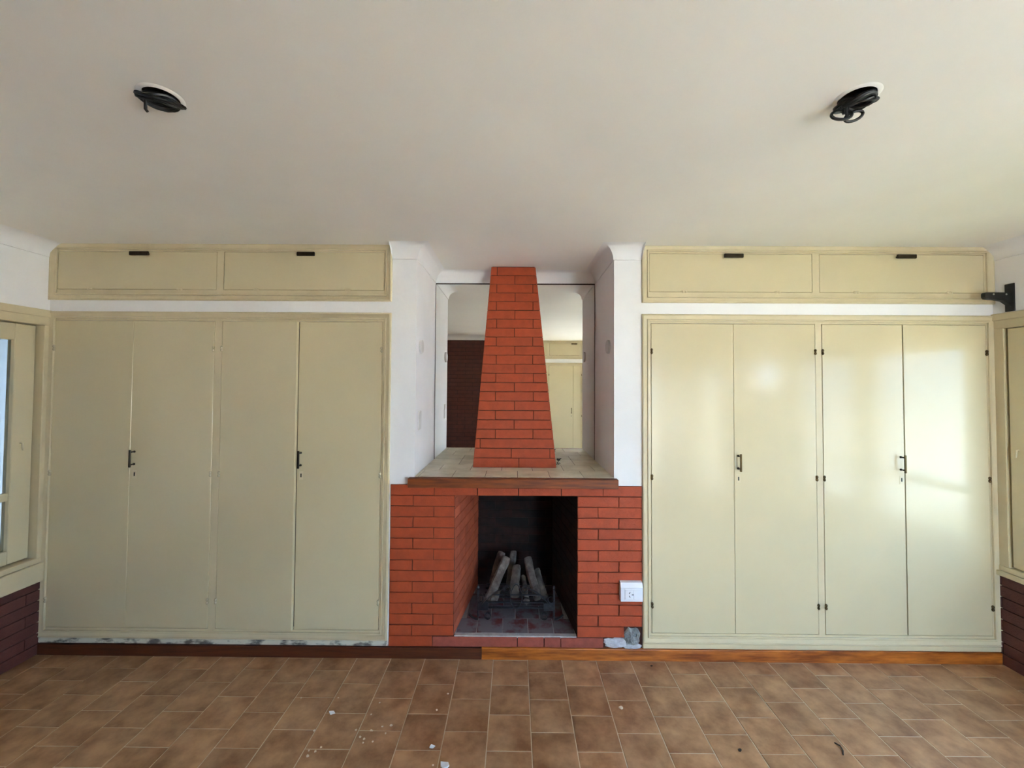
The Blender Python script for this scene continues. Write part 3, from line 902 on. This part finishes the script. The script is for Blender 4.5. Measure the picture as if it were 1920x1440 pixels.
for t in range(NC):                       # t = 0 at the top
    z1 = HZ1 - (HZ1 - HZ0) * t / NC; z0 = HZ1 - (HZ1 - HZ0) * (t + 1) / NC
    js = [-0.127, 0.127] if t % 2 == 0 else [0.0]
    if t == 0: js = [-0.127]
    if t == 19: js = [-0.229]
    if t == 20: js = [-0.02, 0.237]
    if t == 21: js = [0.034]
    js = [j + random.uniform(-0.003, 0.003) for j in js]
    js = [j for j in js if hl(z1) + 0.015 < j < hr(z1) - 0.015]
    edges = [None] + js + [None]
    for i in range(len(edges) - 1):
        def X(e, z, left):
            if e is None: return hl(z) if left else hr(z)
            return e + (g if left else -g)
        za, zb2 = z0 + g, z1 - g
        jj = lambda: random.uniform(-0.001, 0.001)
        c = [(X(edges[i], za, True), hy(za) + 0, za + jj()), (X(edges[i + 1], za, False), hy(za), za + jj()), (X(edges[i + 1], zb2, False), hy(zb2), zb2 + jj()), (X(edges[i], zb2, True), hy(zb2), zb2 + jj())]
        obj('brick', MB().piece(c, hn, 0.012, 0.0016), M['brick'], hood)
    for side in (-1, 1):                  # flanks
        fx = (lambda z: hl(z)) if side < 0 else (lambda z: hr(z))
        ym = (hy(z0) + HBK) / 2 + (0.03 if t % 2 else -0.03)
        sn = Vector((side, 0, (0.075 if side < 0 else 0.097))).normalized()
        for (u0, u1) in ((None, ym), (ym, HBK)):
            za, zb2 = z0 + g, z1 - g
            A = lambda z: hy(z) + 0.004 if u0 is None else u0 + g
            c = [(fx(za), A(za), za), (fx(za), u1 - g, za), (fx(zb2), u1 - g, zb2), (fx(zb2), A(zb2), zb2)]
            if side > 0: c = c[::-1]
            obj('brick', MB().piece(c, sn, 0.010, 0.0014), M['brick'], hood)

# ================================================================== MIRROR
mir = thing('wall_mirror', 'large frameless mirror lining the niche behind the brick hood', 'mirror', (0.0, NY, SHELF))
obj('backing', MB().box(-0.590, 0.593, NY - 0.006, NY - 0.0005, SHELF + 0.0, 2.3655), M['mirror_edge'], mir)
obj('mirror_glass', MB().box(-0.586, 0.589, NY - 0.009, NY - 0.006, SHELF + 0.001, 2.355), M['mirror'], mir)

# ================================================================== FIRE GRATE AND LOGS
gr = thing('fire_grate', 'wrought iron scroll-fronted fire grate inside the brick fireplace', 'grate', (0.018, 2.65, OB))
GY = 2.65
for z in (0.233, 0.199):
    obj('front_bar', MB().box(-0.222, 0.258, GY - 0.005, GY + 0.005, z - 0.004, z + 0.004, 0.001), M['iron'], gr)
obj('top_bar', MB().box(-0.14, 0.178, GY + 0.006, GY + 0.014, 0.271, 0.279, 0.001), M['iron'], gr)
for s, px in ((-1, -0.222), (1, 0.258)):
    p = MB()
    p.box(px - 0.006, px + 0.006, GY - 0.008, GY + 0.008, 0.145, 0.31, 0.0015)
    p.lathe((px, GY, 0.31), (0, 0, 1), [(0, 0.006), (0.004, 0.009), (0.008, 0.005), (0.014, 0.009), (0.022, 0.008), (0.03, 0.001)], 10)
    obj('post', p, M['iron'], gr, smooth=True)
    col_ = MB().box(min(px, px - s * 0.066), max(px, px - s * 0.066), GY - 0.013, GY - 0.004, 0.187, 0.236, 0.002)
    obj('collar_plate', col_, M['iron'], gr)
    # curved feet: outer blade and inner curl
    f1 = [(px + s * 0.058 * (1 - k / 10), GY - 0.01, OB + 0.006 + 0.03 * (1 - (k / 10)) ** 2) for k in range(11)] + [(px, GY - 0.01, OB + 0.02), (px, GY - 0.01, 0.19)]
    obj('foot', MB().strip(f1, 0.02, 0.005), M['iron'], gr)
    c2 = (px - s * 0.062, OB + 0.0235)
    f2 = [(c2[0] + 0.019 * math.cos(t), GY - 0.006, c2[1] + 0.019 * math.sin(t)) for t in [math.pi * 2 * k / 20 for k in range(21)]]
    obj('foot_ring', MB().strip(f2, 0.016, 0.004), M['iron'], gr)
    c3 = (px + -s * 0.018, 0.2565)
    f3 = [(c3[0] + 0.020 * math.cos(t), GY - 0.006, c3[1] + 0.020 * math.sin(t)) for t in [math.pi * 2 * k / 20 for k in range(21)]]
    obj('post_ring', MB().strip(f3, 0.014, 0.004), M['iron'], gr)
    # basket runners to the back
    obj('runner', MB().box(px - s * 0.05 - 0.005, px - s * 0.05 + 0.005, GY, 2.96, 0.19, 0.2, 0.001), M['iron'], gr)
    obj('rear_leg', MB().box(px - s * 0.05 - 0.006, px - s * 0.05 + 0.006, 2.945, 2.957, OB, 0.195, 0.001), M['iron'], gr)
for k in range(5):
    yy = GY + 0.06 + 0.06 * k
    obj('basket_bar', MB().box(-0.19, 0.226, yy - 0.005, yy + 0.005, 0.2, 0.209, 0.001), M['iron'], gr)
# ornament: tear drop, scrolls and side curves
ox = 0.0185
tear = [(ox + 0.036 * math.sin(t) * (1 - 0.25 * math.cos(t)), GY - 0.016, 0.283 + 0.073 * math.cos(t)) for t in [math.pi * 2 * k / 28 for k in range(29)]]
obj('tear_drop', MB().strip(tear, 0.016, 0.004), M['iron'], gr)
for s in (-1, 1):
    cx, cz = ox + s * 0.058, 0.322
    sc = []
    for k in range(30):
        t = k / 29
        ang = math.pi * (0.1 + 2.6 * t); rr = 0.026 * (1 - 0.55 * t)
        sc.append((cx + s * rr * math.cos(ang), GY - 0.014, cz + rr * math.sin(ang)))
    tail = [(ox + s * (0.084 + 0.135 * q), GY - 0.014, 0.322 + 0.012 * math.sin(q * 3) - 0.105 * q ** 1.15) for q in [k / 14 for k in range(15)]]
    obj('scroll', MB().strip(tail[::-1] + sc, 0.016, 0.004), M['iron'], gr)

def log_mesh(p0, p1, r0, r1, seed, n=12, m=12):
    rnd = random.Random(seed); mb = MB()
    p0, p1 = Vector(p0), Vector(p1); ax = (p1 - p0); L = ax.length; ax.normalize()
    a = Vector((1, 0, 0)) if abs(ax.x) < 0.8 else Vector((0, 1, 0))
    u = ax.cross(a).normalized(); w = ax.cross(u)
    ph = [rnd.uniform(0, 6.28) for _ in range(6)]
    v = []
    for i in range(n + 1):
        t = i / n
        c = p0 + ax * L * t + u * 0.004 * math.sin(3 * t + ph[0]) + w * 0.004 * math.sin(4 * t + ph[1])
        r = r0 + (r1 - r0) * t
        if i in (0, n): r *= 0.86
        for k in range(m):
            th = 2 * math.pi * k / m
            rr = r * (1 + 0.09 * math.sin(2 * th + ph[2]) + 0.06 * math.sin(3 * th + ph[3] + 2 * t) + 0.05 * math.sin(9 * t + th + ph[4]) + rnd.uniform(-0.05, 0.05))
            v.append(c + (u * math.cos(th) + w * math.sin(th)) * rr)
    f = [(i * m + k, i * m + (k + 1) % m, (i + 1) * m + (k + 1) % m, (i + 1) * m + k) for i in range(n) for k in range(m)]
    f += [tuple(range(m - 1, -1, -1)), tuple(n * m + k for k in range(m))]
    return mb.add(v, f)
LOGS = [((-0.166, 2.70, 0.225), (-0.043, 2.885, 0.415), 0.028, 0.028, 'pale grey log leaning on the left of the grate pile'),
        ((-0.150, 2.86, 0.245), (-0.080, 2.975, 0.415), 0.024, 0.027, 'short grey log behind the pale left log of the pile'),
        ((-0.025, 2.80, 0.240), (-0.004, 2.985, 0.418), 0.026, 0.024, 'dark log with a scorched white tip at the back of the pile'),
        ((0.005, 2.705, 0.240), (0.024, 2.86, 0.372), 0.031, 0.027, 'grey log upright in the middle of the pile behind the tear drop'),
        ((0.155, 2.70, 0.228), (0.099, 2.90, 0.408), 0.029, 0.031, 'brownish log leaning on the right of the grate pile'),
        ((0.205, 2.74, 0.222), (0.163, 2.92, 0.318), 0.022, 0.022, 'dim log at the far right of the grate pile'),
        ((0.088, 2.70, 0.234), (0.063, 2.87, 0.296), 0.021, 0.019, 'small stub of log between the middle and right logs'),
        ((-0.125, 2.672, 0.232), (-0.10, 2.80, 0.232), 0.022, 0.022, 'short log lying on the grate under the left log'),
        ((0.088, 2.672, 0.232), (0.07, 2.80, 0.232), 0.023, 0.021, 'short log lying on the grate under the right log')]
for i, (a, b, r0, r1, lab) in enumerate(LOGS):
    tag(obj('log', log_mesh(a, b, r0, r1, 20 + i), M['log'], smooth=True), lab, 'log', 'logs on the fire grate')

# ================================================================== SMALL FITTINGS
# power outlet on the brick
ot = thing('power_outlet', 'white surface-mounted power outlet on the brick beside the wardrobe', 'outlet', (0.69, YF, 0.354))
ox0, ox1, oz0, oz1, oy = 0.624, 0.752, 0.352, 0.462, YF - 0.045
bm_ = MB()
bm_.prism([(oy + 0.02, oz0), (oy, oz0 + 0.004), (oy, oz1 - 0.026), (oy + 0.012, oz1 - 0.002), (YF - 0.006, oz1), (YF - 0.006, oz0)], ox0, ox1, 'x')
obj('housing', bm_, M['plastic'], ot)
obj('frame_plate', MB().box(ox0 + 0.022, ox1 - 0.008, oy - 0.002, oy + 0.002, oz0 + 0.014, oz1 - 0.034, 0.001), M['plastic'], ot)
sk = obj('socket_module', MB().box(ox0 + 0.026, ox0 + 0.071, oy - 0.004, oy, oz0 + 0.018, oz1 - 0.038, 0.001), M['plastic'], ot)
obj('blank_module', MB().box(ox0 + 0.073, ox1 - 0.012, oy - 0.004, oy, oz0 + 0.018, oz1 - 0.038, 0.001), M['plastic'], ot)
scx, scz = ox0 + 0.056, (oz0 + oz1) / 2 - 0.010
def slot(cx, cz, ang):
    l, w = 0.0058, 0.0019
    c, s = math.cos(ang), math.sin(ang)
    poly = [(cx + a * l * c - b * w * s, cz + a * l * s + b * w * c) for a, b in ((-1, -1), (1, -1), (1, 1), (-1, 1))]
    obj('slot', MB().prism(poly, oy - 0.0046, oy - 0.003), M['keyhole'], sk)
slot(scx - 0.006, scz + 0.010, R(60)); slot(scx - 0.006, scz - 0.010, R(-60)); slot(scx + 0.012, scz, 0.0)

# cover plates on the niche sides
def disc(x, s, y, z, label):
    m = MB().lathe((x, y, z), (s, 0, 0), [(-0.002, 0.043), (0.012, 0.043), (0.015, 0.040), (0.016, 0.0)], 28)
    tag(obj('round_cover_plate', m, M['cover'], smooth=True), label, 'cover plate', 'round blanking covers in the niche')
disc(NXL, 1, 2.584, 1.845, 'round white cover plate on the bright side of the niche')
disc(NXR, -1, 2.605, 1.852, 'round white cover plate on the shaded side of the niche')
tag(obj('blank_cover_plate', MB().box(NXL - 0.002, NXL + 0.006, 2.545, 2.615, 1.325, 1.445, 0.003), M['cover']), 'rectangular white blank plate on the bright side of the niche', 'cover plate')

# black wall bracket on the right wall
bk = thing('wall_bracket', 'black metal bracket fixed high on the wall above the side window', 'bracket', (XR, 2.388, 2.05))
obj('wall_plate', MB().box(XR - 0.006, XR, 2.363, 2.412, 2.05, 2.21, 0.002), M['bracket'], bk)
arm = [(XR - 0.004, 2.07), (XR - 0.02, 2.088), (XR - 0.05, 2.108), (XR - 0.1, 2.116), (XR - 0.148, 2.120), (XR - 0.156, 2.13), (XR - 0.156, 2.15), (XR - 0.15, 2.157), (XR - 0.004, 2.157)]
obj('arm', MB().prism(arm, 2.377, 2.399), M['bracket'], bk)
for dx in (0.035, 0.108):
    obj('screw', MB().lathe((XR - dx, 2.379, 2.146), (0, -1, 0), [(0, 0.0055), (0.003, 0.005), (0.004, 0.001)], 10), M['screw'], bk)

# cable bundles hanging out of the ceiling openings
def bundle(cx, cy, seed, label, ang, dangles):
    rnd = random.Random(seed)
    t = thing('cable_bundle', label, 'cables', (cx, cy, ZC), 'loose cables at the ceiling openings')
    for i in range(12):
        a = rnd.uniform(0.030, 0.048); b = rnd.uniform(0.014, 0.029)
        ox_, oy_ = rnd.uniform(-0.009, 0.009), rnd.uniform(-0.009, 0.009)
        dz = -0.006 - 0.016 * rnd.random(); ti = rnd.uniform(-0.12, 0.12)
        pts = []
        for k in range(26):
            q = 2 * math.pi * k / 26
            u, w = a * math.cos(q) + ox_, b * math.sin(q) + oy_
            x = cx + u * math.cos(ang + ti) - w * math.sin(ang + ti); y = cy + u * math.sin(ang + ti) + w * math.cos(ang + ti)
            pts.append((x, y, ZC + dz + 0.006 * math.sin(2 * q + i)))
        obj('cable_loop', MB().tube(pts, 0.0050, 7, closed=True), M['cable'], t, smooth=True)
    for d in dangles:
        obj('loose_cable', MB().tube(d, 0.0042, 8), M['cable'], t, smooth=True)
    # the cable climbs into the opening
    obj('feed_cable', MB().tube([(cx, cy, ZC - 0.012), (cx + 0.01, cy + 0.005, ZC + 0.01), (cx + 0.012, cy + 0.006, ZC + 0.05)], 0.007, 8), M['cable'], t, smooth=True)
    return t
def arc(fn, n=20): return [fn(k / (n - 1)) for k in range(n)]
cx, cy = HOLES[0]
bundle(cx, cy, 11, 'black cable bundle with one stub hanging from the ceiling on the dim side', R(35),
       [[(cx - 0.028, cy - 0.02, ZC - 0.015), (cx - 0.032, cy - 0.016, ZC - 0.03), (cx - 0.035, cy - 0.012, ZC - 0.046), (cx - 0.031, cy - 0.01, ZC - 0.052)]])
cx, cy = HOLES[1]
bundle(cx, cy, 5, 'black cable bundle with two drooping loops on the bright side of the ceiling', R(-35),
       [arc(lambda q: (0.954 + 0.030 * math.cos(2 * math.pi * q), 1.195 + 0.004 * math.sin(2 * math.pi * q), 2.401 + 0.016 * math.sin(2 * math.pi * q) + 0.003 * math.cos(2 * math.pi * q)), 28),
        arc(lambda q: (0.992 + 0.026 * math.cos(2 * math.pi * q) - 0.006 * math.sin(2 * math.pi * q), 1.198, 2.399 + 0.011 * math.sin(2 * math.pi * q) + 0.012 * math.cos(2 * math.pi * q)), 28),
        [(0.965, 1.19, ZC - 0.012), (0.962, 1.195, 2.42), (0.962, 1.197, 2.404)], [(0.972, 1.19, ZC - 0.012), (0.968, 1.195, 2.41), (0.972, 1.198, 2.389)]])

# dry sprig at the foot of the hood
sp = thing('dry_sprig', 'small dried leafy sprig lying at the foot of the hood', 'sprig', (0.305, 2.86, SHELF))
rnd = random.Random(4)
obj('stem', MB().tube([(0.292, 2.85, SHELF + 0.004), (0.305, 2.862, SHELF + 0.022), (0.302, 2.868, SHELF + 0.045)], 0.0025, 6), M['twig'], sp)
for i in range(9):
    bx_, by_, bz_ = 0.300 + rnd.uniform(-0.008, 0.016), 2.86 + rnd.uniform(-0.012, 0.012), SHELF + 0.006 + rnd.random() * 0.042
    d = Vector((rnd.uniform(-0.4, 1), rnd.uniform(-1, 0.6), rnd.uniform(-0.4, 0.8))).normalized() * rnd.uniform(0.020, 0.034)
    s_ = d.cross(Vector((0.3, 0.2, 1))).normalized() * 0.007
    p = Vector((bx_, by_, max(bz_, SHELF + 0.008)))
    n_ = d.cross(s_).normalized() * 0.0007
    e = p + d; e.z = max(e.z, SHELF + 0.002)
    q = [p, p + d * 0.5 + s_ + n_ * 4, e, p + d * 0.5 - s_ + n_ * 4]
    lf = MB().add([x + n_ for x in q] + [x - n_ for x in q], [(0, 1, 2, 3), (7, 6, 5, 4), (0, 4, 5, 1), (1, 5, 6, 2), (2, 6, 7, 3), (3, 7, 4, 0)])
    obj('leaf', lf, M['twig'], sp)

# paint flakes and crumbs on the floor
def flake(x, y, r, seed, m, h=0.002):
    rnd = random.Random(seed); n = 7
    poly = []
    for k in range(n):
        t = 2 * math.pi * (k + rnd.uniform(-0.25, 0.25)) / n
        q = r * rnd.uniform(0.6, 1.15)
        poly.append((x + q * math.cos(t) * 1.2, y + q * math.sin(t)))
    v = [(p[0], p[1], 0.0005) for p in poly] + [(p[0] * 0.97 + x * 0.03, p[1] * 0.97 + y * 0.03, h * rnd.uniform(0.6, 1.4)) for p in poly]
    f = [tuple(range(n - 1, -1, -1)), tuple(range(n, 2 * n))] + [(i, (i + 1) % n, n + (i + 1) % n, n + i) for i in range(n)]
    return MB().add(v, f)
tag(obj('paint_flake', flake(-0.882, 2.052, 0.014, 1, M['chip'], 0.004), M['chip']), 'white paint flake beside a pale grout line, away from the crumbs', 'paint flake', 'white flakes on the floor')
tag(obj('paint_flake', flake(-0.356, 1.869, 0.0105, 2, M['chip'], 0.004), M['chip']), 'small white paint flake on a tile in front of the fireplace', 'paint flake', 'white flakes on the floor')
tag(obj('paint_flake', flake(-0.285, 1.780, 0.019, 3, M['chip'], 0.006), M['chip']), 'largest white paint flake on the floor tiles', 'paint flake', 'white flakes on the floor')
tag(obj('plaster_crumb', flake(0.542, 2.102, 0.011, 4, M['crumb'], 0.005), M['crumb']), 'single beige plaster crumb in front of the outlet side of the fireplace', 'crumb')
CR = [(-1.08, 2.146), (-0.892, 2.149), (-0.67, 2.12), (-0.687, 2.045), (-0.727, 1.954), (-0.655, 1.952), (-0.571, 1.981), (-0.583, 1.936), (-0.693, 1.917), (-0.67, 1.906), (-0.668, 1.886), (-0.627, 1.892), (-0.89, 1.843), (-0.882, 1.817), (-0.334, 1.781), (-0.336, 2.186), (-0.373, 2.076), (-0.918, 1.949), (-0.648, 1.951), (-0.61, 1.975), (-0.86, 1.84), (-0.845, 1.86)]
for i, (x, y) in enumerate(CR):
    tag(obj('plaster_crumb', flake(x, y, random.uniform(0.0035, 0.006), 30 + i, M['crumb'], 0.003), M['crumb']), 'tiny pale plaster crumb scattered on the dim floor tiles', 'crumb', 'crumbs scattered on the dim floor')
tag(obj('twig', MB().tube([(1.452, 1.912, 0.003), (1.462, 1.893, 0.006), (1.458, 1.872, 0.004), (1.443, 1.852, 0.0025)], 0.0028, 6), M['twig'], smooth=True), 'thin dark curved twig on the bright floor tiles', 'twig')
tag(obj('debris_speck', flake(1.004, 1.870, 0.007, 80, M['twig'], 0.004), M['twig']), 'dark speck of debris on a tile near the curved twig', 'debris')
tag(obj('debris_speck', flake(0.797, 2.416, 0.006, 81, M['twig'], 0.004), M['twig']), 'dark speck of debris by the orange skirting board', 'debris')

# every object keeps its own name; nothing else to do
bpy.context.view_layer.update()
